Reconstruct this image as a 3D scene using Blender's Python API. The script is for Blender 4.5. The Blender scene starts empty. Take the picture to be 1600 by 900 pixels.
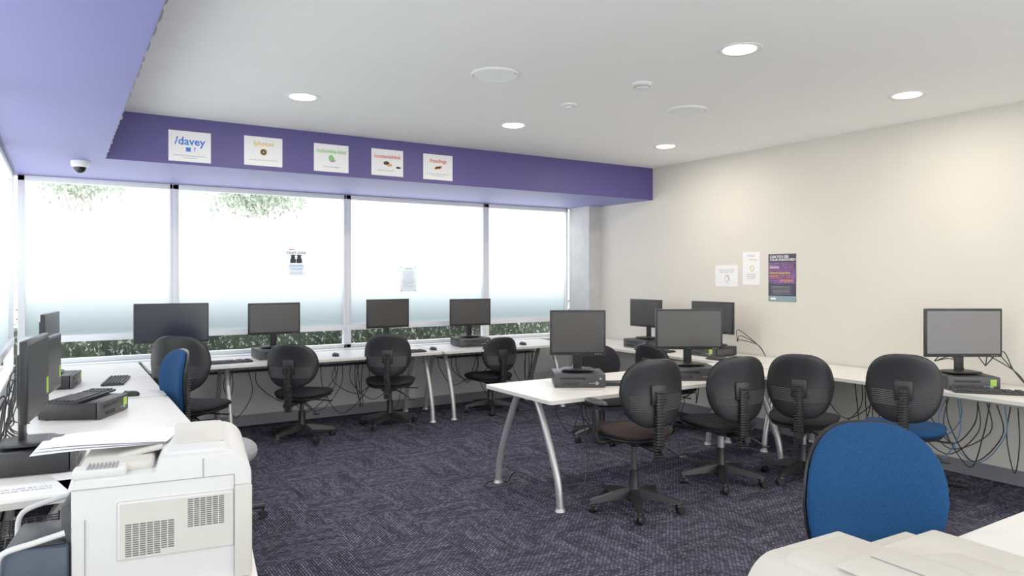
import bpy, bmesh, math, random
from mathutils import Vector, Matrix, Euler
random.seed(7)
S = bpy.context.scene
COL = S.collection
R = math.radians

# ------------------------------------------------------------ materials
def srgb(r, g, b):
    f = lambda c: ((c/255)/12.92) if c/255 <= .04045 else (((c/255)+.055)/1.055)**2.4
    return (f(r), f(g), f(b), 1)

def mat(name, col, rough=.5, metal=0, noise=0.0, nscale=20, emis=None, es=0, bump=0.0, bscale=200, spec=.5):
    m = bpy.data.materials.new(name); m.use_nodes = True
    nt = m.node_tree; b = nt.nodes['Principled BSDF']
    b.inputs['Roughness'].default_value = rough
    b.inputs['Metallic'].default_value = metal
    b.inputs['Specular IOR Level'].default_value = spec
    b.inputs['Base Color'].default_value = col
    tc = nt.nodes.new('ShaderNodeTexCoord')
    if noise > 0:
        n = nt.nodes.new('ShaderNodeTexNoise'); n.inputs['Scale'].default_value = nscale
        n.inputs['Detail'].default_value = 4
        nt.links.new(tc.outputs['Object'], n.inputs['Vector'])
        r = nt.nodes.new('ShaderNodeValToRGB')
        c0 = tuple(max(0, c*(1-noise)) for c in col[:3])+(1,)
        c1 = tuple(min(1, c*(1+noise)) for c in col[:3])+(1,)
        r.color_ramp.elements[0].color = c0; r.color_ramp.elements[1].color = c1
        r.color_ramp.elements[0].position = .3; r.color_ramp.elements[1].position = .7
        nt.links.new(n.outputs['Fac'], r.inputs['Fac'])
        nt.links.new(r.outputs['Color'], b.inputs['Base Color'])
    if bump > 0:
        n2 = nt.nodes.new('ShaderNodeTexNoise'); n2.inputs['Scale'].default_value = bscale
        nt.links.new(tc.outputs['Object'], n2.inputs['Vector'])
        bp = nt.nodes.new('ShaderNodeBump'); bp.inputs['Strength'].default_value = bump
        bp.inputs['Distance'].default_value = .002
        nt.links.new(n2.outputs['Fac'], bp.inputs['Height'])
        nt.links.new(bp.outputs['Normal'], b.inputs['Normal'])
    if emis:
        b.inputs['Emission Color'].default_value = emis
        b.inputs['Emission Strength'].default_value = es
    return m

m_ceil = mat('ceiling_paint', (.92, .91, .885, 1), .9, noise=.01, nscale=2)
m_wall = mat('wall_paint_cream', (.67, .635, .565, 1), .85, noise=.02, nscale=1.5)
m_wallg = mat('wall_paint_grey', (.48, .48, .47, 1), .85, noise=.02, nscale=2)
m_purple = mat('purple_paint', srgb(72, 64, 126), .55, noise=.03, nscale=2)
m_purple_lit = mat('purple_paint_lit', srgb(116, 117, 174), .6, noise=.02, nscale=2)  # lighter copy of the purple; window light on the undersides painted into the colour
m_conc = mat('concrete', (.52, .52, .51, 1), .8, noise=.08, nscale=6)
m_frame = mat('aluminium_frame', (.80, .82, .84, 1), .45, 0, noise=.02)
m_skirt = mat('grey_skirting', (.18, .18, .2, 1), .5, noise=.05)
m_desk = mat('white_laminate', (.78, .76, .73, 1), .35, noise=.01)
m_edge = mat('laminate_edge', (.64, .62, .58, 1), .45, noise=.02)
m_steel = mat('silver_powdercoat', (.50, .50, .49, 1), .32, .6, noise=.03)
m_black = mat('black_plastic', (.012, .012, .013, 1), .42, noise=.1, spec=.4)
m_shell = mat('chair_shell_plastic', (.012, .012, .014, 1), .38, noise=.1, spec=.4)
m_rib = mat('chair_rib_plastic', (.05, .05, .055, 1), .35, noise=.1)
m_darkm = mat('dark_grey_plastic', (.038, .038, .042, 1), .45, noise=.1)
m_fabk = mat('black_fabric', (.014, .013, .016, 1), .95, noise=.3, nscale=150, bump=.5, spec=.3)
m_fabr = mat('brown_fabric', (.025, .016, .016, 1), .95, noise=.3, nscale=150, bump=.5, spec=.3)
m_blue = mat('blue_fabric', srgb(18, 58, 100), .95, noise=.28, nscale=260, bump=.6, bscale=400, spec=.2)
m_grey = mat('grey_fabric', (.28, .29, .31, 1), .9, noise=.2, nscale=150)
m_screen = mat('lcd_screen', (.032, .029, .026, 1), .33, noise=.05, nscale=3)
m_screen2 = mat('lcd_screen_dark', (.010, .012, .022, 1), .2, noise=.05, nscale=3)
m_screen3 = mat('lcd_screen_grey', (.16, .155, .155, 1), .4, noise=.08, nscale=60)
m_key = mat('key_plastic', (.03, .03, .035, 1), .5, noise=.1)
m_prn = mat('printer_plastic', (.69, .68, .65, 1), .45, noise=.015)
m_prn2 = mat('printer_plastic_warm', (.61, .58, .52, 1), .5, noise=.015)
m_prn3 = mat('printer_plastic_beige', (.60, .565, .49, 1), .5, noise=.03)
m_vent = mat('vent_dark', (.12, .12, .12, 1), .7, noise=.1)
m_seam = mat('seam_grey', (.3, .3, .3, 1), .7, noise=.05)
m_navy = mat('slate_blue_plastic', (.04, .055, .085, 1), .5, noise=.1)
m_paper = mat('paper', (.84, .84, .85, 1), .8, noise=.01)
m_green = mat('green_sticker', (.36, .60, .06, 1), .6, noise=.05)
m_white = mat('white_plastic', (.8, .8, .8, 1), .4, noise=.01)
m_cable = mat('cable_black', (.015, .015, .015, 1), .5, noise=.1)
m_cableb = mat('cable_blue', (.10, .25, .45, 1), .5, noise=.1)
m_tb = mat('ink_blue', (.02, .16, .6, 1), .7, noise=.05)
m_ty = mat('ink_yellow', (.75, .5, .05, 1), .7, noise=.05)
m_tg = mat('ink_green', (.2, .55, .12, 1), .7, noise=.05)
m_tr = mat('ink_red', (.7, .08, .05, 1), .7, noise=.05)
m_tk = mat('ink_black', (.03, .03, .03, 1), .7, noise=.05)
m_tgy = mat('ink_grey', (.3, .3, .32, 1), .7, noise=.05)
m_pdark = mat('poster_dark', (.035, .035, .06, 1), .5, noise=.2, nscale=8)
m_ppurp = mat('poster_purple', (.10, .05, .16, 1), .5, noise=.5, nscale=12)
m_pteal = mat('poster_teal', (.2, .3, .33, 1), .6, noise=.1)
m_pmag = mat('ink_magenta', (.55, .12, .35, 1), .7, noise=.1)
m_pvio = mat('ink_violet', (.28, .16, .5, 1), .7, noise=.1)
m_por = mat('ink_orange', (.75, .3, .06, 1), .7, noise=.1)
m_lamp = mat('lamp_diffuser', (1, 1, 1, 1), .5, emis=(1, .93, .8, 1), es=6, noise=.01)
m_dark = mat('dark_glass', (.01, .01, .012, 1), .1, noise=.05)
m_leaf = mat('leaf', (.15, .20, .13, 1), .7, noise=.5, nscale=6)
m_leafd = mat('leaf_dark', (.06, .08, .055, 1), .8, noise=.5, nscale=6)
m_leafl = mat('leaf_light', (.48, .53, .45, 1), .7, noise=.3, nscale=6)
m_leaf2 = mat('tree_leaf', (.36, .44, .34, 1), .8, noise=.3, nscale=3)
m_bark = mat('bark', (.4, .38, .34, 1), .9, noise=.3)
m_ground = mat('bounce_ground', (.78, .78, .75, 1), .9, noise=.06, nscale=3)  # whitened to bounce more light onto the ceiling

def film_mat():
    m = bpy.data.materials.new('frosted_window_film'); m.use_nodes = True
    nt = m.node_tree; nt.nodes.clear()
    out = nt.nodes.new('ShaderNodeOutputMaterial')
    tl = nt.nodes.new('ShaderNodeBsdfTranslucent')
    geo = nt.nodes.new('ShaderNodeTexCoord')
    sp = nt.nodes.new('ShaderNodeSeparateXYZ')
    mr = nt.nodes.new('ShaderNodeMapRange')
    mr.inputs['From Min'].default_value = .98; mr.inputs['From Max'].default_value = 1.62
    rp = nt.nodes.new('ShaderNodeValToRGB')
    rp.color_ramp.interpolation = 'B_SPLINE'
    rp.color_ramp.elements[0].color = (.20, .25, .26, 1)  # dark lower end paints the hedge's shade into the film colour
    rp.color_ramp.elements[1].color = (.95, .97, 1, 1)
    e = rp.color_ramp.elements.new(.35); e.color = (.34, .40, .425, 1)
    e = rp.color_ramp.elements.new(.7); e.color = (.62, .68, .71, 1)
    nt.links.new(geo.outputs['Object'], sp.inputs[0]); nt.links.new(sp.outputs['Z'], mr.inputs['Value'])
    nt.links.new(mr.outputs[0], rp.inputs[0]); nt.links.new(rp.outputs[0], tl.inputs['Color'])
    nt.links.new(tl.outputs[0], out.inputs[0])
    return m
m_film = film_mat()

def carpet_mat():
    m = bpy.data.materials.new('carpet_tiles'); m.use_nodes = True
    nt = m.node_tree; b = nt.nodes['Principled BSDF']; L = nt.links.new
    b.inputs['Roughness'].default_value = .95; b.inputs['Specular IOR Level'].default_value = .1
    tc = nt.nodes.new('ShaderNodeTexCoord')
    mp0 = nt.nodes.new('ShaderNodeMapping'); mp0.inputs['Location'].default_value = (.1, .13, .25)
    L(tc.outputs['Object'], mp0.inputs[0])
    ch = nt.nodes.new('ShaderNodeTexChecker'); ch.inputs['Scale'].default_value = 2.0
    L(mp0.outputs[0], ch.inputs['Vector'])
    def pat(rot):
        mp = nt.nodes.new('ShaderNodeMapping'); mp.inputs['Rotation'].default_value = (0, 0, rot)
        L(tc.outputs['Object'], mp.inputs[0])
        br = nt.nodes.new('ShaderNodeTexBrick')
        br.inputs['Scale'].default_value = 1
        br.inputs['Brick Width'].default_value = .030; br.inputs['Row Height'].default_value = .015
        br.inputs['Mortar Size'].default_value = .0046; br.inputs['Mortar Smooth'].default_value = .2
        br.inputs['Bias'].default_value = -.1
        br.inputs['Color1'].default_value = srgb(61, 61, 76)
        br.inputs['Color2'].default_value = srgb(132, 131, 148)
        br.inputs['Mortar'].default_value = srgb(45, 44, 56)
        L(mp.outputs[0], br.inputs['Vector'])
        ms = nt.nodes.new('ShaderNodeMapping'); ms.inputs['Scale'].default_value = (1.6, 9, 1)
        L(mp.outputs[0], ms.inputs[0])
        nz = nt.nodes.new('ShaderNodeTexNoise'); nz.inputs['Scale'].default_value = 1.6; nz.inputs['Detail'].default_value = 3
        L(ms.outputs[0], nz.inputs['Vector'])
        rp = nt.nodes.new('ShaderNodeValToRGB'); rp.color_ramp.elements[0].position = .38; rp.color_ramp.elements[1].position = .62
        rp.color_ramp.elements[0].color = (.58, .58, .60, 1); rp.color_ramp.elements[1].color = (1.15, 1.14, 1.16, 1)
        L(nz.outputs['Fac'], rp.inputs[0])
        mu = nt.nodes.new('ShaderNodeMixRGB'); mu.blend_type = 'MULTIPLY'; mu.inputs[0].default_value = 1
        L(br.outputs['Color'], mu.inputs[1]); L(rp.outputs[0], mu.inputs[2])
        return mu
    a = pat(0); c = pat(math.pi/2)
    mx = nt.nodes.new('ShaderNodeMixRGB'); L(ch.outputs['Fac'], mx.inputs[0])
    L(a.outputs[0], mx.inputs[1]); L(c.outputs[0], mx.inputs[2])
    L(mx.outputs[0], b.inputs['Base Color'])
    return m
m_carpet = carpet_mat()

# ------------------------------------------------------------ mesh builder
class M:
    def __init__(s): s.v = []; s.f = []; s.mi = []; s.mats = []
    def idx(s, m):
        if m not in s.mats: s.mats.append(m)
        return s.mats.index(m)
    def add(s, vs, fs, m, T=None):
        o = len(s.v)
        for v in vs:
            v = Vector(v)
            if T is not None: v = T @ v
            s.v.append(tuple(v))
        k = s.idx(m)
        for f in fs:
            s.f.append(tuple(i+o for i in f)); s.mi.append(k)
    def box(s, c, d, m, bev=0, rot=None, seg=2, T=None, taper=None):
        bm = bmesh.new(); bmesh.ops.create_cube(bm, size=1)
        for v in bm.verts:
            v.co = Vector((v.co.x*d[0], v.co.y*d[1], v.co.z*d[2]))
            if taper and v.co.z > 0: v.co.x *= taper; v.co.y *= taper
        if bev > 0:
            bmesh.ops.bevel(bm, geom=bm.edges[:], offset=bev, segments=seg, profile=.5, affect='EDGES')
        A = Matrix.Translation(c)
        if rot: A = A @ Euler(rot).to_matrix().to_4x4()
        if T is not None: A = T @ A
        bm.verts.index_update()
        s.add([v.co.copy() for v in bm.verts], [[v.index for v in f.verts] for f in bm.faces], m, A)
        bm.free()
    def prism(s, prof, y0, y1, m, bev=.004, T=None):
        """extrude an XZ outline along Y"""
        bm = bmesh.new()
        a = [bm.verts.new((x, y0, z)) for x, z in prof]; b = [bm.verts.new((x, y1, z)) for x, z in prof]
        n = len(prof)
        e = [bm.faces.new(a), bm.faces.new(b[::-1])]
        for i in range(n): bm.faces.new((a[i], b[i], b[(i+1) % n], a[(i+1) % n]))
        bmesh.ops.recalc_face_normals(bm, faces=bm.faces[:])
        if bev: bmesh.ops.bevel(bm, geom=[x for f in e for x in f.edges], offset=bev, segments=2, profile=.5, affect='EDGES')
        bm.verts.index_update()
        s.add([v.co.copy() for v in bm.verts], [[v.index for v in f.verts] for f in bm.faces], m, T); bm.free()
    def cyl(s, p0, p1, r0, m, r1=None, n=20, T=None):
        if r1 is None: r1 = r0
        p0 = Vector(p0); p1 = Vector(p1); d = (p1-p0).normalized()
        a = d.orthogonal().normalized(); b = d.cross(a)
        vs = []; fs = []
        for p, r in ((p0, r0), (p1, r1)):
            for i in range(n):
                t = 2*math.pi*i/n; vs.append(p+(a*math.cos(t)+b*math.sin(t))*r)
        for i in range(n):
            j = (i+1) % n; fs.append((i, j, n+j, n+i))
        fs.append(tuple(range(n-1, -1, -1))); fs.append(tuple(range(n, 2*n)))
        s.add(vs, fs, m, T)
    def lathe(s, prof, c, m, n=32, T=None):
        vs = []; fs = []; k = len(prof)
        for (r, z) in prof:
            for i in range(n):
                t = 2*math.pi*i/n
                vs.append((c[0]+r*math.cos(t), c[1]+r*math.sin(t), c[2]+z))
        for a in range(k-1):
            for i in range(n):
                j = (i+1) % n; fs.append((a*n+i, a*n+j, (a+1)*n+j, (a+1)*n+i))
        s.add(vs, fs, m, T)
    def tube(s, pts, r, m, n=8, sub=5, T=None):
        P = [Vector(p) for p in pts]
        if sub > 1 and len(P) > 2:
            Q = []
            for i in range(len(P)-1):
                p0 = P[max(i-1, 0)]; p1 = P[i]; p2 = P[i+1]; p3 = P[min(i+2, len(P)-1)]
                for k in range(sub):
                    t = k/sub
                    Q.append(.5*((2*p1)+(p2-p0)*t+(2*p0-5*p1+4*p2-p3)*t*t+(3*p1-p0-3*p2+p3)*t**3))
            Q.append(P[-1]); P = Q
        vs = []; fs = []; a = None
        for i, p in enumerate(P):
            d = (P[min(i+1, len(P)-1)]-P[max(i-1, 0)])
            d = d.normalized() if d.length > 1e-9 else Vector((0, 0, 1))
            if a is None: a = d.orthogonal().normalized()
            a = a-d*a.dot(d)
            a = a.normalized() if a.length > 1e-6 else d.orthogonal().normalized()
            b = d.cross(a)
            for k in range(n):
                t = 2*math.pi*k/n; vs.append(p+(a*math.cos(t)+b*math.sin(t))*r)
        for i in range(len(P)-1):
            for k in range(n):
                j = (k+1) % n; fs.append((i*n+k, i*n+j, (i+1)*n+j, (i+1)*n+k))
        fs.append(tuple(range(n-1, -1, -1))); L = (len(P)-1)*n; fs.append(tuple(range(L, L+n)))
        s.add(vs, fs, m, T)
    def pad(s, w, h, th, m, ex=3.2, p=3.5, fn=None, T=None, n=48, rings=9):
        rs = [1-(1-i/rings)**1.8 for i in range(1, rings+1)]
        vs = []; fs = []
        def pt(r, a, side):
            c, q = math.cos(a), math.sin(a)
            x = math.copysign(abs(c)**(2/ex), c)*w/2*r; y = math.copysign(abs(q)**(2/ex), q)*h/2*r
            z = side*th/2*max(0, 1-r**p)**(1/2.2)
            v = Vector((x, y, z)); return fn(v) if fn else v
        for side in (1, -1):
            base = len(vs); vs.append(pt(0, 0, side))
            for r in rs:
                for i in range(n): vs.append(pt(r, 2*math.pi*i/n, side))
            for i in range(n):
                j = (i+1) % n
                f = (base, base+1+i, base+1+j); fs.append(f if side > 0 else f[::-1])
            for k in range(rings-1):
                for i in range(n):
                    j = (i+1) % n; A = base+1+k*n; B = A+n
                    f = (A+i, B+i, B+j, A+j); fs.append(f if side > 0 else f[::-1])
        s.add(vs, fs, m, T)
    def text(s, txt, size, m, T, bold=False, ax='CENTER'):
        cu = bpy.data.curves.new('t', 'FONT'); cu.body = txt; cu.size = size
        cu.align_x = ax; cu.align_y = 'CENTER'; cu.resolution_u = 2
        if bold: cu.offset = size*.02
        o = bpy.data.objects.new('t', cu); COL.objects.link(o)
        bpy.context.view_layer.update()
        me = bpy.data.meshes.new_from_object(o.evaluated_get(bpy.context.evaluated_depsgraph_get()))
        s.add([v.co.copy() for v in me.vertices], [tuple(p.vertices) for p in me.polygons], m, T)
        bpy.data.objects.remove(o); bpy.data.curves.remove(cu); bpy.data.meshes.remove(me)
    def mesh(s, name, ang=38):
        me = bpy.data.meshes.new(name); me.from_pydata(s.v, [], s.f)
        for m in s.mats: me.materials.append(m)
        me.polygons.foreach_set('material_index', s.mi)
        me.polygons.foreach_set('use_smooth', [True]*len(s.f))
        me.update(); me.set_sharp_from_angle(angle=R(ang))
        return me
    def obj(s, name, loc=(0, 0, 0), rz=0, ang=38):
        return place(name, s.mesh(name, ang), loc, rz)

def place(name, me, loc, rz=0, sc=1):
    o = bpy.data.objects.new(name, me); COL.objects.link(o)
    o.location = loc; o.rotation_euler = (0, 0, R(rz)); o.scale = (sc, sc, sc); return o

def slab(name, x0, x1, y0, y1, z0, z1, m, bev=0):
    k = M(); k.box(((x1-x0)/2, (y1-y0)/2, (z1-z0)/2), (x1-x0, y1-y0, z1-z0), m, bev); return k.obj(name, (x0, y0, z0))

# ------------------------------------------------------------ room shell
XL, XR, YW, H, HB = -.32, 5.94, 7.65, 2.81, 2.433
YB = -1.6
fl = M(); fl.add([(XL-.2, YB, 0), (XR+.2, YB, 0), (XR+.2, YW+.2, 0), (XL-.2, YW+.2, 0), (XL-.2, YB, -.1), (XR+.2, YB, -.1), (XR+.2, YW+.2, -.1), (XL-.2, YW+.2, -.1)],
       [(0, 1, 2, 3), (7, 6, 5, 4), (0, 4, 5, 1), (1, 5, 6, 2), (2, 6, 7, 3), (3, 7, 4, 0)], m_carpet)
fl.obj('floor')
slab('ceiling', XL-.2, XR+.2, YB, YW+.2, H, H+.1, m_ceil)
slab('wall_right', XR, XR+.15, YB, YW+.2, 0, H, m_wall)
slab('wall_window_lower', XL-.2, XR, YW, YW+.12, 0, .74, m_wallg)
slab('wall_window_upper', XL-.2, XR, YW, YW+.12, HB, H, m_purple)
slab('wall_left_lower', XL-.12, XL, YB, YW, 0, .70, m_wallg)
slab('wall_left_upper', XL-.12, XL, YB, YW, HB, H, m_purple)
slab('column', 5.75, XR, 7.23, YW, 0, HB, m_conc)

def soffit(name, x0, x1, y0, y1):
    k = M()
    vs = [(x0, y0, HB), (x1, y0, HB), (x1, y1, HB), (x0, y1, HB), (x0, y0, H), (x1, y0, H), (x1, y1, H), (x0, y1, H)]
    k.add(vs, [(3, 2, 1, 0)], m_purple_lit)  # underside takes the purple with window light painted in
    k.add(vs, [(0, 1, 5, 4), (1, 2, 6, 5), (2, 3, 7, 6), (3, 0, 4, 7), (4, 5, 6, 7)], m_purple)
    return k.obj(name)
soffit('trim_1', XL, XR, 6.26, YW)
soffit('trim_2', XL, .29, YB, 6.26)
# torn paper border along the left bulkhead edge
k = M(); y = .6
while y < 6.2:
    L = random.uniform(.08, .2); o = random.uniform(.001, .008)
    k.add([(.288, y, HB+.02), (.288, y+L, HB+.02), (.291+o, y+L*.7, HB-.002), (.291+o*.6, y+L*.2, HB-.002), (.288, y, HB-.002), (.288, y+L, HB-.002)],
          [(0, 1, 2, 3), (4, 3, 2, 5), (0, 3, 4), (1, 5, 2)], m_darkm)
    y += L*random.uniform(1.0, 1.4)
k.obj('trim_3')
slab('baseboard_right', XR-.015, XR, YB, 7.23, 0, .11, m_skirt)
slab('baseboard_window', XL, 5.75, YW-.015, YW, 0, .11, m_skirt)

# windows on the long wall
def window_back(name, x0, x1):
    k = M(); w = x1-x0; fr = .028; y = YW+.05
    k.box((x0+fr, y, (HB+.74)/2), (fr*2, .07, HB-.74), m_frame, .004)
    k.box((x1-fr/2, y, (HB+.74)/2), (fr, .07, HB-.74), m_frame, .004)
    k.box(((x0+x1)/2, y, HB-.025), (w, .07, .05), m_frame, .004)
    k.box(((x0+x1)/2, y, .76), (w, .07, .04), m_frame, .004)
    k.box(((x0+x1)/2, y-.005, .965), (w, .08, .06), m_frame, .004)
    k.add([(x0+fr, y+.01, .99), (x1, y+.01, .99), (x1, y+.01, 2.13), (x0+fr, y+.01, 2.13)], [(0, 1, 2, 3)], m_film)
    return k.obj(name)
xs = [XL, .93, 2.68, 4.46, 5.74]
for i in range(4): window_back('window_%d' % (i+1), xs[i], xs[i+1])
# windows on the left wall
def window_left(name, y0, y1):
    k = M(); fr = .03; x = XL-.06
    for yy in (y0+fr, y1-fr): k.box((x, yy, (HB+.70)/2), (.07, fr*2, HB-.70), m_frame, .004)
    k.box((x, (y0+y1)/2, HB-.025), (.07, y1-y0, .05), m_frame, .004)
    k.box((x, (y0+y1)/2, .72), (.07, y1-y0, .04), m_frame, .004)
    k.box((x, (y0+y1)/2, .965), (.08, y1-y0, .06), m_frame, .004)
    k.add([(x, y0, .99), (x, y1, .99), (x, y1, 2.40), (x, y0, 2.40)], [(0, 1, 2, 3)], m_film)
    return k.obj(name)
yy = [-1.6, .3, 2.2, 4.1, 5.9, 7.65]
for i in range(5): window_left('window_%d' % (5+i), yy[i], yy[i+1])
slab('window_sill', XL, 5.74, YW-.12, YW, .715, .74, m_frame, .004)

# outdoors
g = M(); g.add([(-25, -25, -.15), (30, -25, -.15), (30, 26, -.15), (-25, 26, -.15)], [(0, 1, 2, 3)], m_ground); g.obj('ground')  # outdoor ground, extended unseen behind the camera to bounce light indoors
def leaves(k, n, fn, size, ms):
    for i in range(n):
        p = Vector(fn()); a = Euler((random.uniform(0, 6), random.uniform(0, 6), random.uniform(0, 6))).to_matrix()
        s = size*random.uniform(.6, 1.3)
        k.add([p+a@Vector(q) for q in ((-s, 0, 0), (0, -s*.45, 0), (s, 0, 0), (0, s*.45, 0))], [(0, 1, 2, 3)], random.choice(ms))
k = M()
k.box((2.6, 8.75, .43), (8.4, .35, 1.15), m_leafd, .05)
leaves(k, 12000, lambda: (random.uniform(-1.6, 7), 8.45+random.gauss(0, .12), random.uniform(.2, 1.22)), .026, [m_leaf, m_leaf, m_leafd, m_leafl])
k.obj('hedge')
def tree(cx, cz, w, h, n):
    k = M(); k.tube([(cx, 12, -.15), (cx+.1, 12.05, 1.2), (cx, 12, cz-.75)], .06, m_bark)
    for i in range(5): k.tube([(cx, 12, cz-.75), (cx+random.uniform(-.3, .3)*w, 12, cz-.4), (cx+random.uniform(-.8, .8)*w, 12, cz)], .010, m_bark, n=5)
    leaves(k, n, lambda: (cx+random.gauss(0, w/2), 12+random.gauss(0, .3), cz+random.gauss(0, h/2)), .05, [m_leaf2, m_leaf2, m_leafl])
    k.obj('tree')
tree(2.72, 2.86, .78, .34, 2300); tree(.22, 2.92, .6, .3, 1000)

# ------------------------------------------------------------ ceiling fixtures
dl = M()
dl.lathe([(.088, -.001), (.118, -.006), (.124, -.003), (.125, .0)], (0, 0, 0), m_white)
dl.lathe([(.088, -.001), (.085, .004), (.0001, .004)], (0, 0, -.004), m_lamp)
dme = dl.mesh('downlight')
for (x, y) in [(3.22, 2.7), (1.456, 5.08), (3.235, 5.09), (5.035, 2.755), (5.03, 5.12), (1.45, 2.7)]:
    o = place('downlight', dme, (x, y, H))
    la = bpy.data.lights.new('downlight_lamp', 'AREA'); la.shape = 'DISK'; la.size = .16; la.energy = 11; la.color = (1, .92, .80)
    lo = bpy.data.objects.new('lamp', la); COL.objects.link(lo); lo.parent = o; lo.location = (0, 0, -.012)
sp = M()
sp.lathe([(.15, 0), (.15, -.008), (.143, -.014), (.134, -.006), (.13, -.012), (.0001, -.016)], (0, 0, 0), m_white, 40)
sme = sp.mesh('ceiling_speaker')
place('ceiling_speaker', sme, (2.31, 3.85, H)); place('ceiling_speaker', sme, (4.056, 3.9, H))
sd = M(); sd.lathe([(.066, 0), (.066, -.012), (.05, -.02), (.045, -.034), (.04, -.036), (.0001, -.038)], (0, 0, 0), m_white)
sd.lathe([(.052, -.022), (.053, -.026), (.05, -.03)], (0, 0, 0), m_seam)
sdm = sd.mesh('smoke_detector')
place('smoke_detector', sdm, (3.25, 3.526, H))
sd = M(); sd.lathe([(.062, 0), (.062, -.008), (.055, -.014), (.02, -.016), (.018, -.026), (.0001, -.028)], (0, 0, 0), m_white)
sd.obj('ceiling_sensor', (3.19, 4.25, H))
cd = M(); cd.lathe([(.062, 0), (.062, -.03), (.056, -.045), (.05, -.05)], (0, 0, 0), m_white)
cd.lathe([(.05, -.048), (.046, -.068), (.034, -.085), (.016, -.095), (.0001, -.097)], (0, 0, 0), m_dark)
cd.obj('security_camera', (.13, 6.5, HB))

# ------------------------------------------------------------ posters
def wallT(x, z, lift=.0022): return Matrix.Translation((x, -lift, z)) @ Matrix.Rotation(R(90), 4, 'X')
def lines(k, z, w, n, hgt, gap, m, x=0, rag=True):
    for i in range(n):
        ww = w*(random.uniform(.75, 1) if rag else 1)
        k.box((x, -.0016, z-i*gap), (ww, .0006, hgt), m)
def poster(items, w, h, loc, rz, paper=m_paper, name='poster'):
    k = M(); k.box((0, 0, 0), (w, .002, h), paper)
    items(k); return k.obj(name, loc, rz)
def blob(k, x, z, w, h, m): k.pad(w, h, .0016, m, ex=2.2, T=wallT(x, z, .0018), n=24, rings=3)

def p1(k):
    k.text('/davey', .088, m_tb, wallT(0, .04), True)
    k.box((-.012, -.0016, -.024), (.036, .0008, .034), m_tb)
    k.text('?', .05, m_tb, wallT(.035, -.022), True)
    k.text('CAN WE GRAFT SEND OUR CHECKS OUT?', .0125, m_tk, wallT(0, -.075)); lines(k, -.092, .14, 1, .003, .01, m_tgy)
def p2(k):
    k.text('/photos', .055, m_ty, wallT(0, .065), True)
    k.pad(.06, .06, .0016, m_ty, ex=2.2, T=wallT(0, -.005, .0018), n=24, rings=3)
    k.pad(.046, .046, .0016, m_tk, ex=2.2, T=wallT(0, -.005, .0028), n=24, rings=3); k.pad(.018, .018, .0016, m_tgy, ex=2.2, T=wallT(0, -.005, .0038), n=24, rings=3)
    k.text('SAVE THE DATE FOR PORTRAIT PHOTOS', .0125, m_tk, wallT(0, -.075))
def p3(k):
    k.text('/columbia-blud', .046, m_tg, wallT(0, .06), True)
    blob(k, 0, .0, .05, .06, m_tg); blob(k, .01, -.02, .05, .03, m_tgy); blob(k, .02, .02, .02, .02, m_paper)
    k.text('WHAT IS LEFT UNSAID?', .014, m_tk, wallT(0, -.08))
def p4(k):
    k.text('/contactsblink', .047, m_tr, wallT(0, .055), True)
    blob(k, -.01, -.005, .06, .035, m_tk); blob(k, .02, -.02, .05, .03, m_por); blob(k, .11, -.04, .05, .02, m_tk)
    k.text('CONTACT PASS THE BLINK', .013, m_tk, wallT(-.02, -.075))
def p5(k):
    k.text('/headings', .05, m_tr, wallT(0, .06), True)
    for i in range(5): k.box((-.03+i*.015, -.0017, -.01+i*.003), (.018, .0008, .03), m_tk if i % 2 else m_por, rot=(0, R(40), 0))
    k.text('CAN I THINK OF HEADINGS FOR PLACES', .0125, m_tk, wallT(0, -.066)); k.text('OR WHAT DO THEY SAY?', .0125, m_tk, wallT(0, -.084))
for f, x, z in ((p1, .885, 2.580), (p2, 1.461, 2.594), (p3, 2.05, 2.589), (p4, 2.584, 2.594), (p5, 3.11, 2.593)):
    poster(f, .315, .245, (x, 6.258, z), 0, name='sign_sheet')
def p6(k):
    k.text('DRAFT ZONE', .033, m_tk, wallT(0, .10), True); k.box((-.05, -.0017, .137), (.06, .0008, .01), m_tr)
    for sx in (-.035, .03):
        blob(k, sx, .05, .045, .05, m_tk); blob(k, sx, .075, .06, .014, m_tk); blob(k, sx, .052, .022, .03, m_tgy)
        k.box((sx, -.0019, .015), (.06, .0008, .045), m_tk)
    lines(k, -.03, .16, 4, .006, .016, m_tb); lines(k, -.10, .14, 3, .004, .012, m_tgy)
m_thin = bpy.data.materials.new('backlit_paper'); m_thin.use_nodes = True
_n = m_thin.node_tree; _b = _n.nodes['Principled BSDF']; _b.inputs['Base Color'].default_value = (.85, .86, .88, 1); _b.inputs['Roughness'].default_value = .8
_t = _n.nodes.new('ShaderNodeBsdfTranslucent'); _t.inputs['Color'].default_value = (.62, .65, .68, 1)
_x = _n.nodes.new('ShaderNodeMixShader'); _x.inputs[0].default_value = .55
_n.links.new(_b.outputs[0], _x.inputs[1]); _n.links.new(_t.outputs[0], _x.inputs[2]); _n.links.new(_x.outputs[0], _n.nodes['Material Output'].inputs[0])
def poster_thin(items, w, h, loc, name):
    k = M(); k.add([(-w/2, 0, -h/2), (w/2, 0, -h/2), (w/2, 0, h/2), (-w/2, 0, h/2)], [(0, 1, 2, 3)], m_thin); items(k); return k.obj(name, loc)
poster_thin(p6, .215, .30, (2.136, 7.690, 1.68), 'poster')
def p7(k):
    k.text('Draft Zone', .02, m_tk, wallT(0, .12), True); lines(k, .085, .15, 12, .004, .016, m_tgy)
    for sx in (-.09, .09):
        for sz in (-.14, .14): k.box((sx, -.0017, sz), (.014, .0008, .01), m_tk)
poster_thin(p7, .20, .29, (3.436, 7.690, 1.50), 'notice')
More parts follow.
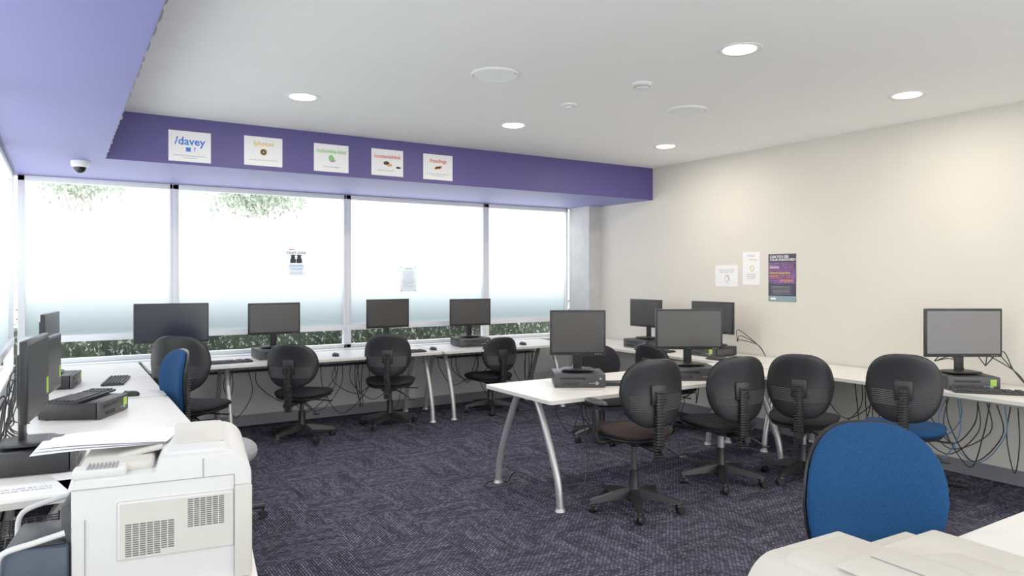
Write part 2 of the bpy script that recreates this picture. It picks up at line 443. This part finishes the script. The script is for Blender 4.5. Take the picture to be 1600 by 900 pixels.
def p8(k):
    k.text('A better voice is always', .022, m_tgy, wallT(0, .065)); k.text('MORE PRECISE THAN', .02, m_tgy, wallT(0, .04))
    k.tube([(-.02, -.002, -.05), (-.01, -.002, 0), (.02, -.002, -.005), (.03, -.002, -.04), (0, -.002, -.06), (.04, -.002, -.08)], .0012, m_tk, n=4)
    k.tube([(.0, -.002, -.01), (.015, -.002, .015), (.03, -.002, -.01), (.045, -.002, -.05)], .0012, m_tk, n=4)
poster(p8, .30, .225, (XR-.002, 5.15, 1.535), -90, name='notice')
def p9(k):
    k.text('Voice', .04, m_tgy, wallT(0, .13)); k.text('Hearing', .03, m_por, wallT(.02, .09))
    blob(k, .01, .0, .05, .06, m_ty); k.pad(.035, .045, .0016, m_paper, ex=2.2, T=wallT(.01, 0, .0028), n=24, rings=3)
    lines(k, -.06, .13, 3, .005, .02, m_tgy)
poster(p9, .215, .335, (XR-.002, 4.83, 1.612), -90, name='notice')
def p10(k):
    k.box((0, -.0012, .045), (.31, .0006, .21), m_ppurp)
    k.text('CAN YOU SEE', .034, m_paper, wallT(-.14, .205), True, 'LEFT'); k.text('YOUR PASSWORD?', .034, m_paper, wallT(-.14, .175), True, 'LEFT')
    cols = [m_pmag, m_pvio, m_pvio, m_por, m_pmag]
    for i in range(12):
        x = -.145
        while x < .13:
            l = random.uniform(.01, .03)
            k.box((x+l/2, -.0018, .142-i*.017), (l*.8, .0006, .005), cols[(i+random.randint(0, 2)) % 5]); x += l*1.25
    k.text('STRONG', .027, m_paper, wallT(-.14, .10, .003), True, 'LEFT'); k.text('STRONG PASSWORDS', .023, m_ty, wallT(-.14, .045, .003), True, 'LEFT')
    k.text('CREATE', .027, m_por, wallT(-.14, .015, .003), True, 'LEFT'); k.text('SATURDAY', .03, m_por, wallT(-.02, -.03, .003), True, 'LEFT')
    lines(k, -.085, .24, 7, .003, .012, m_tgy, x=-.01)
    k.box((0, -.0016, -.205), (.31, .0008, .055), m_pteal); k.box((-.1, -.0024, -.205), (.06, .0008, .02), m_paper)
poster(p10, .315, .465, (XR-.002, 4.464, 1.518), -90, m_pdark)

# ------------------------------------------------------------ desks
def legs(k, ax, c, mid, top=.12, foot=.40):
    for sgn in (-1, 1):
        prof = [(top-.03, .70), (top+.02, .66), (top+.14*foot/.4, .44), (foot*.92, .20), (foot, .015)]
        pts = [((c, mid+sgn*o, z) if ax == 'Y' else (mid+sgn*o, c, z)) for o, z in prof]
        k.tube(pts, .024, m_steel, n=14, sub=6)
        f = pts[-1]; k.cyl((f[0], f[1], 0), (f[0], f[1], .018), .036, m_steel, .028)
    if ax == 'Y': k.box((c, mid, .695), (.06, 2*top, .02), m_steel, .003)
    else: k.box((mid, c, .695), (2*top, .06, .02), m_steel, .003)
def desk(x0, x1, y0, y1, ax, ends, foot=None, tray=True):
    k = M(); cx, cy = (x0+x1)/2, (y0+y1)/2
    bm = bmesh.new(); bmesh.ops.create_cube(bm, size=1)
    for v in bm.verts: v.co = Vector((v.co.x*(x1-x0), v.co.y*(y1-y0), v.co.z*.025))
    ve = [e for e in bm.edges if abs(e.verts[0].co.z-e.verts[1].co.z) > .01]
    bmesh.ops.bevel(bm, geom=ve, offset=.03, segments=5, profile=.5, affect='EDGES')
    bm.verts.index_update(); T = Matrix.Translation((cx, cy, .7195))
    top = [f for f in bm.faces if abs(f.normal.z) > .5]; side = [f for f in bm.faces if abs(f.normal.z) <= .5]
    vs = [v.co.copy() for v in bm.verts]
    k.add(vs, [[v.index for v in f.verts] for f in top], m_desk, T); k.add(vs, [[v.index for v in f.verts] for f in side], m_edge, T); bm.free()
    for e in ends:
        if ax == 'Y': legs(k, 'Y', e, cy, foot=foot or (y1-y0)/2-.02)
        else: legs(k, 'X', e, cx, foot=foot or (x1-x0)/2-.03)
    if ax == 'Y':
        k.box((cx, cy+.06, .68), (x1-x0-.25, .04, .045), m_steel, .004)
        if tray:
            for q in range(5): k.tube([(x0+.2, cy+.12+.04*q, .60), (x1-.2, cy+.12+.04*q, .60)], .003, m_darkm, n=5, sub=1)
            n = int((x1-x0-.4)/.08)
            for q in range(n+1): k.tube([(x0+.2+.08*q, cy+.12, .65), (x0+.2+.08*q, cy+.12, .6), (x0+.2+.08*q, cy+.28, .6), (x0+.2+.08*q, cy+.28, .65)], .002, m_darkm, n=4, sub=1)
    else:
        k.box((cx+.06*(1 if cx > 3 else -1), cy, .68), (.04, y1-y0-.25, .045), m_steel, .004)
    return k.obj('desk')
Z = .732
desk(2.66, 5.15, 3.74, 4.58, 'Y', [2.76, 5.0], .39)
desk(.64, 3.42, 6.76, 7.50, 'Y', [1.30, 3.31])
desk(3.44, 5.16, 6.76, 7.50, 'Y', [3.56, 5.0])
desk(5.18, 5.92, 1.0, 4.3, 'X', [1.2, 4.1], tray=False)
desk(5.18, 5.92, 4.32, 7.2, 'X', [4.5, 7.0], tray=False)
desk(-.30, .61, 3.10, 5.30, 'X', [3.3, 5.15])
desk(-.30, .61, 5.32, 7.50, 'X', [5.5, 7.35])
desk(.80, 3.6, .22, 1.13, 'Y', [1.0, 3.45], tray=False)

# ------------------------------------------------------------ chair
def chair(seat, front, arms=False, sh=.50, top=1.0, bw=.44, bh=.43, grey=False):
    k = M()
    for i in range(5):
        a = 2*math.pi*i/5+math.pi/2+.2
        T = Matrix.Rotation(a, 4, 'Z')
        vs = []
        for (x, w, z0, z1) in ((.02, .034, .075, .14), (.10, .029, .08, .132), (.2, .024, .075, .112), (.285, .020, .066, .094), (.31, .012, .068, .084)):
            vs += [(x, -w, z0), (x, w, z0), (x, w*.7, z1), (x, -w*.7, z1)]
        fs = [(0, 3, 2, 1), (16, 17, 18, 19)]
        for q in range(4):
            for e in range(4):
                fs.append((q*4+e, q*4+(e+1) % 4, q*4+4+(e+1) % 4, q*4+4+e))
        k.add(vs, fs, m_black, T)
        k.cyl((.29, 0, .045), (.29, 0, .08), .007, m_steel, n=8, T=T)
        T2 = T @ Matrix.Translation((.29, 0, 0)) @ Matrix.Rotation(i*1.3, 4, 'Z')
        for sy in (-1, 1):
            k.cyl((-.012, sy*.006, .027), (-.012, sy*.026, .027), .027, m_black, .024, n=18, T=T2)
        k.box((-.002, 0, .048), (.045, .036, .024), m_black, .008, T=T2)
    k.lathe([(.0001, .06), (.045, .06), (.045, .12), (.034, .145), (.032, .26), (.028, .262), (.0001, .262)], (0, 0, 0), m_black, 24)
    k.cyl((0, 0, .25), (0, 0, sh-.09), .025 if grey else .02, m_steel if grey else m_darkm)
    k.box((0, -.02, sh-.088), (.15, .22, .045), m_black, .012)
    k.tube([(.05, .02, sh-.09), (.16, .03, sh-.095), (.25, .03, sh-.10)], .006, m_black); k.box((.265, .03, sh-.10), (.05, .022, .012), m_black, .004)
    k.tube([(.05, -.10, sh-.09), (.14, -.16, sh-.12), (.22, -.20, sh-.17)], .007, m_black); k.box((.235, -.21, sh-.18), (.06, .024, .014), m_black, .004)
    def sf(v):
        y = v.y; z = v.z
        z -= .030*max(0, (y-.08)/.15)**2
        z += .012*(abs(v.x)/.24)**2
        return Vector((v.x*(1-.08*(-y/.23)), y, z))
    k.pad(.50, .48, .085, seat, ex=3.2, fn=sf, T=Matrix.Translation((0, .03, sh-.03)))
    k.pad(.47, .45, .05, m_shell, ex=3.2, fn=sf, T=Matrix.Translation((0, .03, sh-.064)))
    bz = top-bh/2
    k.box((0, -.17, sh-.10), (.075, .20, .022), m_black, .006)
    k.tube([(0, -.20, sh-.10), (0, -.262, sh-.09), (0, -.288, sh-.03), (0, -.30, sh+.05), (0, -.298, bz-.02)], .016, m_black, n=10)
    zz = sh-.15
    while zz < bz+.02:
        k.box((0, -.295, zz), (.066, .046, .0105), m_black, .004, seg=1); zz += .018
    k.box((0, -.295, (sh-.15+bz)/2), (.045, .03, bz-sh+.15), m_black, .004)
    k.box((0, -.283, bz-.01), (.11, .03, .13), m_black, .01)
    k.cyl((0, -.32, sh-.09), (0, -.355, sh-.09), .022, m_black, n=12)
    def bf(off):
        def f(v):
            x, h, t = v.x, v.y, v.z
            x *= 1-.12*max(0, -h/(bh/2))-.05*max(0, h/(bh/2))
            y = .95*x*x+off+t-.03*(h/(bh/2))**2*(1 if h > 0 else .3)
            return Vector((x, y-.245, h+bz))
        return f
    k.pad(bw, bh, .060, front, ex=2.75, fn=bf(.012))
    k.pad(bw*1.01, bh*1.01, .044, m_shell, ex=2.75, fn=bf(-.014), rings=8)
    for i in range(8):
        h = -.015-.0125*i; w = bw*.42
        pts = [bf(-.0365)(Vector((w*(q/5-1), h-.010*(1-abs(q/5-1)), 0))) for q in range(11)]
        k.tube(pts, .0025, m_rib, n=5, sub=1)
    if arms:
        for sx in (-1, 1):
            k.tube([(sx*.14, .0, sh-.08), (sx*.25, .0, sh-.085), (sx*.285, .0, sh-.05), (sx*.285, .0, sh+.06), (sx*.285, .0, sh+.15)], .018, m_black, n=10)
            k.box((sx*.285, 0, sh+.06), (.03, .06, .15), m_black, .008)
            k.pad(.075, .25, .035, m_shell, ex=3, T=Matrix.Translation((sx*.285, .0, sh+.175)), n=28, rings=5)
    return k.mesh('office_chair')
c_blk = chair(m_fabk, m_fabk, top=.965, sh=.48, bw=.46)
c_low = chair(m_fabk, m_fabk, top=.86, sh=.43, bw=.43, bh=.38)
c_mid = chair(m_fabk, m_fabk, top=.92, sh=.46, bw=.49, bh=.40)
c_tall = chair(m_fabk, m_fabk, top=1.07, sh=.50, bw=.48, bh=.45)
c_arm = chair(m_fabr, m_fabk, True, top=1.02, sh=.55, bw=.45, bh=.43)
c_bs = chair(m_blue, m_blue, top=1.03, sh=.52, bw=.45, bh=.45)
c_gr = chair(m_fabk, m_fabk, top=.97, sh=.48, bw=.46, bh=.47, grey=True)
c_bt = chair(m_blue, m_blue, top=1.055, sh=.50, bw=.47, bh=.50)
def ch(me, x, y, rz): place('office_chair', me, (x, y, 0), rz)
ch(c_tall, .92, 6.34, -35)
ch(c_bs, .45, 5.36, 100)
ch(c_mid, 1.93, 6.76, -40)
ch(c_blk, 2.86, 6.86, -28)
ch(c_low, 4.13, 6.98, -2)
ch(c_low, 4.30, 5.22, 150)
ch(c_low, 5.18, 5.27, -85)
ch(c_arm, 3.20, 3.55, -10)
ch(c_gr, 4.16, 3.66, -18)
ch(c_gr, 4.77, 3.40, -60)
ch(c_bs, 4.88, 2.69, -62)
ch(c_bt, 2.13, 1.15, 150)
# low padded stool
k = M()
for i in range(5):
    T = Matrix.Rotation(2*math.pi*i/5, 4, 'Z')
    k.box((.12, 0, .08), (.24, .035, .03), m_black, .008, T=T)
    k.cyl((.23, -.02, .025), (.23, .02, .025), .025, m_black, T=T)
    k.cyl((.23, 0, .025), (.23, 0, .08), .008, m_black, T=T)
k.cyl((0, 0, .06), (0, 0, .44), .025, m_darkm); k.pad(.38, .38, .15, m_grey, ex=2.2, T=Matrix.Translation((0, 0, .45)))
k.obj('stool', (.86, 4.68, 0))

# ------------------------------------------------------------ computers
def monitor(w, h, cz, scr, sticker=False):
    k = M(); b = .016
    k.box((0, 0, cz), (w, .028, h), m_black, .006)
    k.box((0, .022, cz), (w*.72, .03, h*.66), m_black, .012)
    k.box((0, -.0142, cz+.004), (w-2*b, .001, h-2*b-.010), scr)
    k.box((0, -.0146, cz-h/2+.010), (.03, .001, .004), m_darkm)
    for i in range(3): k.box((w/2-.04-.018*i, -.0146, cz-h/2+.010), (.008, .001, .004), m_seam)
    k.box((0, .045, (cz+.02)/2), (.065, .022, cz), m_black, .006)
    k.box((0, .035, cz), (.1, .03, .1), m_black, .006)
    k.pad(.25, .20, .022, m_black, ex=4, T=Matrix.Translation((0, .02, .0111)), n=36, rings=5)
    if sticker: k.box((w/2-.05, -.0156, cz-h/2+.10), (.045, .001, .07), m_green)
    return k.mesh('computer_monitor')
mo_w = monitor(.50, .31, .285, m_screen)
mo_f = monitor(.53, .32, .285, m_screen)
mo_s = monitor(.415, .335, .285, m_screen)
mo_c = monitor(.49, .31, .40, m_screen)
mo_g = monitor(.56, .35, .295, m_screen3)
mo_l = monitor(.48, .33, .285, m_screen, True)
k = M()   # large all-in-one
k.box((0, 0, .375), (.62, .03, .36), m_black, .008); k.box((0, -.0155, .38), (.595, .001, .33), m_screen2)
k.box((0, .02, .375), (.4, .03, .22), m_darkm, .012); k.box((0, .035, .17), (.16, .01, .34), m_steel, .003)
k.box((0, .01, .006), (.20, .18, .011), m_steel, .004)
k.obj('all_in_one_computer', (.86, 7.16, Z), -8)

def pc(w=.34, d=.33, h=.095, tag=False):
    k = M(); k.box((0, .01, h/2+.004), (w, d-.02, h-.004), m_black, .004)
    k.box((0, -d/2+.006, h/2+.003), (w, .022, h), m_darkm, .006)
    k.box((-w*.14, -d/2-.006, h*.72), (w*.5, .003, .018), m_black, .001)
    k.cyl((w*.40, -d/2-.007, h*.7), (w*.40, -d/2, h*.7), .009, m_seam)
    for i in range(7): k.box((-w*.32+.012*i*1.4, -d/2-.006, h*.3), (.009, .003, .022), m_black)
    for i in range(2): k.box((w*.2+.022*i, -d/2-.006, h*.35), (.013, .003, .006), m_seam)
    k.cyl((w*.33, -d/2-.007, h*.35), (w*.33, -d/2, h*.35), .013, m_seam)
    for i in range(12): k.box((w/2+.0005, -.12+.02*i, h*.55), (.001, .008, .05), m_vent)
    for sx in (-1, 1):
        for sy in (-1, 1): k.cyl((sx*w*.42, sy*d*.4, 0), (sx*w*.42, sy*d*.4, .006), .01, m_black, n=10)
    if tag: k.box((w*.36, -d/2-.0065, h*.62), (.04, .003, .045), m_green)
    return k.mesh('desktop_computer')
pc_a = pc(w=.37); pc_t = pc(tag=True)
k = M()
k.box((0, 0, .009), (.44, .15, .014), m_black, .004)
for r in range(6):
    for c in range(21):
        if c in (14,) or (c == 18): continue
        if r == 0 and c in (1,): continue
        if r == 5 and 4 < c < 10: continue
        k.box((-.205+.0205*c, .055-.0205*r-(0 if r == 0 else .003), .019), (.0165, .0165, .008), m_key, .002, seg=1)
k.box((-.062, -.0505, .019), (.10, .0165, .008), m_key, .002, seg=1)
kb = k.mesh('keyboard')
k = M(); k.pad(.062, .11, .05, m_black, ex=2.4, fn=lambda v: Vector((v.x, v.y, max(v.z, -.008)+.009)), n=28, rings=6)
k.box((0, .03, .033), (.008, .02, .008), m_darkm, .003); ms = k.mesh('computer_mouse')

PCH = .0995
def station(mo, x, y, rz, pcm=None, prz=None):
    if pcm:
        place('desktop_computer', pcm, (x, y, Z), rz if prz is None else prz)
        place('computer_monitor', mo, (x, y, Z+PCH), rz)
    else: place('computer_monitor', mo, (x, y, Z), rz)
station(mo_l, -.09, 3.64, 82, pc_t)
station(mo_l, -.05, 5.03, 80)
place('desktop_computer', pc_t, (.12, 4.83, Z), 62)
place('keyboard', kb, (.12, 4.83, Z+PCH), 62)
station(mo_w, -.06, 6.15, 80, pc_t)
station(mo_w, 1.78, 7.18, 0, pc_a)
station(mo_c, 2.97, 7.18, 2)
station(mo_w, 3.99, 7.20, -8, pc_a)
station(mo_s, 3.25, 4.22, -32, pc_a)
station(mo_f, 4.20, 4.02, -32, pc_a)
station(mo_w, 5.56, 5.97, -90, pc_a)
station(mo_f, 5.58, 5.02, -88, pc_t)
station(mo_g, 5.52, 2.62, -32, pc_t, -40)
for x, y, r in ((.36, 6.2, 80), (3.56, 4.02, -28), (4.42, 3.93, -60), (5.36, 5.62, -80), (5.40, 2.40, -50), (1.3, 6.98, 3), (3.05, 6.92, 0), (5.34, 4.6, -88)):
    place('keyboard', kb, (x, y, Z), r)
for x, y, r in ((.40, 5.42, 70), (2.33, 6.98, 0), (1.72, 6.9, 10), (3.42, 7.0, 0), (4.6, 4.25, -20), (5.36, 3.15, -80), (.42, 3.95, 80), (4.55, 6.95, 0)):
    place('computer_mouse', ms, (x, y, Z), r)

# ------------------------------------------------------------ printer
def arc(cx, cz, r, a0, a1, n=8): return [(cx+r*math.cos(R(a0+(a1-a0)*i/n)), cz+r*math.sin(R(a0+(a1-a0)*i/n))) for i in range(n+1)]
def printer(m_prn, m_prn2, full=True):
    k = M()
    k.prism([(.0, .0), (.42, .0), (.42, .27)]+arc(.355, .27, .065, 0, 90)[1:]+[(.20, .335)]+[(.185, .30), (.012, .30), (0, .29)], .0, .45, m_prn, .006)
    k.prism([(.195, .30)]+[(.205, .335), (.225, .345)]+arc(.335, .285, .06, 90, 0)+[(.395, .28)], .03, .43, m_prn, .012)
    k.box((.095, .24, .306), (.17, .38, .03), m_prn2, .010, seg=3)
    k.box((.14, .26, .325), (.12, .26, .010), m_prn2, .004, rot=(0, R(-10), 0))
    k.box((.29, .25, .347), (.13, .28, .006), m_prn2, .003)
    if full:
        for i in range(8): k.box((.035+.009*i, .03, .324), (.004, .05, .006), m_seam)
        k.box((.06, .03, .31), (.12, .055, .026), m_prn, .008, seg=3)
    else:
        k.box((.21, .30, .334), (.40, .002, .0016), m_seam)
        k.box((.29, .22, .3505), (.003, .2, .001), m_seam)
    k.box((.399, -.004, .125), (.044, .02, .245), m_prn2, .006)
    k.box((.3765, -.001, .14), (.0015, .004, .27), m_seam)
    k.box((.19, -.0008, .275), (.375, .002, .0016), m_seam)
    k.box((.30, -.0012, .30), (.0016, .003, .05), m_seam)
    k.box((.2375, -.002, .1605), (.275, .008, .150), m_prn, .006, seg=3)
    k.box((.2375, -.0062, .1605), (.262, .001, .137), m_prn2)
    def ventgrid(x0, x1, z0, z1, nx, nz):
        dx = (x1-x0)/nx; dz = (z1-z0)/nz
        for a in range(nx):
            for b in range(nz):
                k.box((x0+dx*(a+.5), -.0068, z0+dz*(b+.5)), (dx*.86, .001, dz*.6), m_vent)
    ventgrid(.118, .232, .105, .178, 7, 13)
    ventgrid(.118, .20, .094, .105, 5, 2)
    ventgrid(.262, .352, .150, .225, 6, 14)
    k.box((.03, -.001, .10), (.0015, .003, .2), m_seam)
    if full:
        k.box((-.075, .10, .075), (.14, .22, .14), m_navy, .012); k.box((-.075, .10, .148), (.12, .19, .006), m_black, .002)
        k.box((-.012, .18, .12), (.03, .3, .22), m_darkm, .006)
        k.tube([(-.01, -.02, .18), (-.07, -.03, .168), (-.135, -.03, .15), (-.15, -.02, .10), (-.15, 0, .06)], .007, m_prn, n=10)
        k.tube([(-.01, .26, .20), (-.07, .27, .188), (-.15, .27, .16), (-.16, .26, .10)], .007, m_prn, n=10)
    return k.mesh('laser_printer')
PH = .735
place('laser_printer', printer(m_prn, m_prn2), (.022, 2.07, PH), -8.5)
place('laser_printer', printer(m_prn3, m_prn3, False), (1.37, .75, PH-.003), 178, 1.08)
k = M()  # sheets resting on the printer
for i in range(3):
    vs = []; fs = []
    for a in range(9):
        for b in range(2):
            x = -.16+a*.04; y = b*.19
            vs.append((x, y+.015*i, .02-.22*(x+.02)**2*(1+.25*i)*(1 if x < -.02 else .08)+.003*i))
    for a in range(8): fs.append((a*2, a*2+2, a*2+3, a*2+1))
    k.add(vs, fs, m_paper, Matrix.Rotation(R(-6*i), 4, 'Z'))
k.obj('paper_sheets', (.09, 2.22, PH+.320), -8)
k = M()
T = Matrix.Rotation(R(-8.5), 4, 'Z')
k.box((.215, .225, -.0125), (.44, .50, .024), m_desk, .003, T=T)
for sx in (.03, .40):
    for sy in (.02, .43): k.cyl((sx, sy, -PH), (sx, sy, -.02), .016, m_steel, T=T)
k.box((.215, .225, -.50), (.38, .42, .015), m_desk, T=T)
k.obj('printer_stand', (.022, 2.07, PH-.001))

# papers on left desk, wire rack
def sheet(name, x, y, z, rz, w=.21, h=.297, txt=None):
    k = M(); k.box((0, 0, .0006), (w, h, .001), m_paper)
    if txt:
        for i, t in enumerate(txt): k.text(t, .026, m_tgy, Matrix.Translation((0, .04-.035*i, .0014)), True)
    k.obj(name, (x, y, z), rz)
sheet('paper_notice', -.12, 3.24, Z, -5, .30, .21, ['FOR USE BY ALL', 'PLEASE RETURN'])
sheet('paper_sheet', .10, 3.32, Z, 12)
k = M()
for i in range(13): k.tube([(i*.025, 0, .0), (i*.025, 0, .24), (i*.025, .30, .24), (i*.025, .30, 0)], .0022, m_black, n=5, sub=1)
for z in [j*.03 for j in range(9)]: k.tube([(0, 0, z), (.30, 0, z)], .0022, m_black, n=5, sub=1)
for y in [j*.03 for j in range(11)]: k.tube([(0, y, .24), (.30, y, .24)], .0022, m_black, n=5, sub=1)
for sx in (0, .30):
    for sy in (0, .3): k.cyl((sx, sy, -.44), (sx, sy, .25), .006, m_black, n=8)
k.obj('wire_rack', (-.30, 2.76, .44))

# ------------------------------------------------------------ cables
def cables(name, gens):
    k = M()
    for pts, r, m in gens: k.tube(pts, r, m, n=6, sub=6)
    k.obj(name)
def hang(x0, y0, x1, y1, n, ztop=.62, zlow=.08, blue=0):
    out = []
    for i in range(n):
        t0, t1 = random.random(), random.random(); a = Vector((x0+(x1-x0)*t0, y0+(y1-y0)*t0, 0)); b = Vector((x0+(x1-x0)*t1, y0+(y1-y0)*t1, 0))
        b = a+(b-a)*min(1, .5/max((b-a).length, .01)); zl = random.uniform(zlow, zlow+.25)
        j = lambda: Vector((random.uniform(-.04, .04), random.uniform(-.04, .04), random.uniform(-.02, .02)))
        out.append(([a+Vector((0, 0, ztop)), a+j()+Vector((0, 0, (ztop+zl)/2)), (a+b)/2+j()+Vector((0, 0, zl)), b+j()+Vector((0, 0, (ztop+zl)/2)), b+Vector((0, 0, ztop))], .0042, m_cableb if i < blue else m_cable))
    return out
cables('cable_bundle', hang(1.35, 7.3, 3.3, 7.3, 12))
cables('cable_bundle', hang(3.6, 7.3, 5.0, 7.3, 8))
cables('cable_bundle', hang(5.62, 2.3, 5.72, 3.1, 10, blue=3, zlow=.06))
cables('cable_bundle', hang(2.95, 4.28, 4.7, 4.28, 10, zlow=.35))
cables('cable_bundle', hang(5.7, 3.3, 5.75, 4.0, 6))
def loop(c, r, z=.006, n=9, w=1): return [(c[0]+r*math.cos(2*math.pi*i/n*w), c[1]+r*.8*math.sin(2*math.pi*i/n*w), z+.001*i) for i in range(n+1)]
cables('floor_cable', [(loop((2.72, 4.5), .10)+[(2.80, 4.35, .12), (2.95, 4.25, .05), (3.1, 4.05, .006), (3.25, 4.1, .15), (3.3, 4.25, .6)], .005, m_cable),
                       ([(5.4, 2.7, .008), (5.5, 2.6, .008), (5.6, 2.8, .008), (5.5, 2.95, .008), (5.65, 3.0, .008)], .006, m_cable)])
gl = []
for i in range(16):
    y = random.uniform(3.2, 5.6); x = -.24
    gl.append(([(x, y, Z+.006), (x+random.uniform(0, .05), y+.05, Z+random.uniform(.1, .3)), (x+.06, y+.12, Z+random.uniform(.12, .34)), (x+.03, y+.22, Z+random.uniform(.03, .1)), (x+.1, y+.3, Z+.008)], .0035, m_cable))
cables('cable_bundle', gl)
gl = []
for (x, y) in ((5.8, 5.8), (5.8, 4.8), (5.78, 2.9), (5.8, 2.55)):
    for i in range(3):
        gl.append(([(x-.1, y, Z+.15), (x-.02, y+random.uniform(-.1, .1), Z+random.uniform(.15, .3)), (x+.05, y-.12, Z+.12), (x+.07, y-.2, Z+.01)], .004, m_cable))
cables('cable_bundle', gl)
k = M(); k.box((0, 0, .02), (.06, .34, .036), m_black, .006)
for i in range(5): k.box((0, -.12+.06*i, .045), (.04, .035, .03), m_black, .006)
k.obj('power_board', (5.5, 2.75, 0), 15)

# ------------------------------------------------------------ world, camera
w = bpy.data.worlds.new('World'); S.world = w; w.use_nodes = True
bg = w.node_tree.nodes['Background']; bg.inputs[0].default_value = (.96, .98, 1, 1); bg.inputs[1].default_value = 2.7
cam = bpy.data.cameras.new('Camera'); co = bpy.data.objects.new('Camera', cam); COL.objects.link(co)
co.location = (0, 0, 1.543); co.rotation_euler = (R(90), 0, R(-32.34))
cam.sensor_width = 36; cam.lens = 1115/1600*36; cam.shift_y = -.0125; cam.clip_start = .05
S.camera = co
S.view_settings.view_transform = 'Standard'; S.view_settings.look = 'None'
S.view_settings.exposure = 0.37; S.view_settings.gamma = 1.18
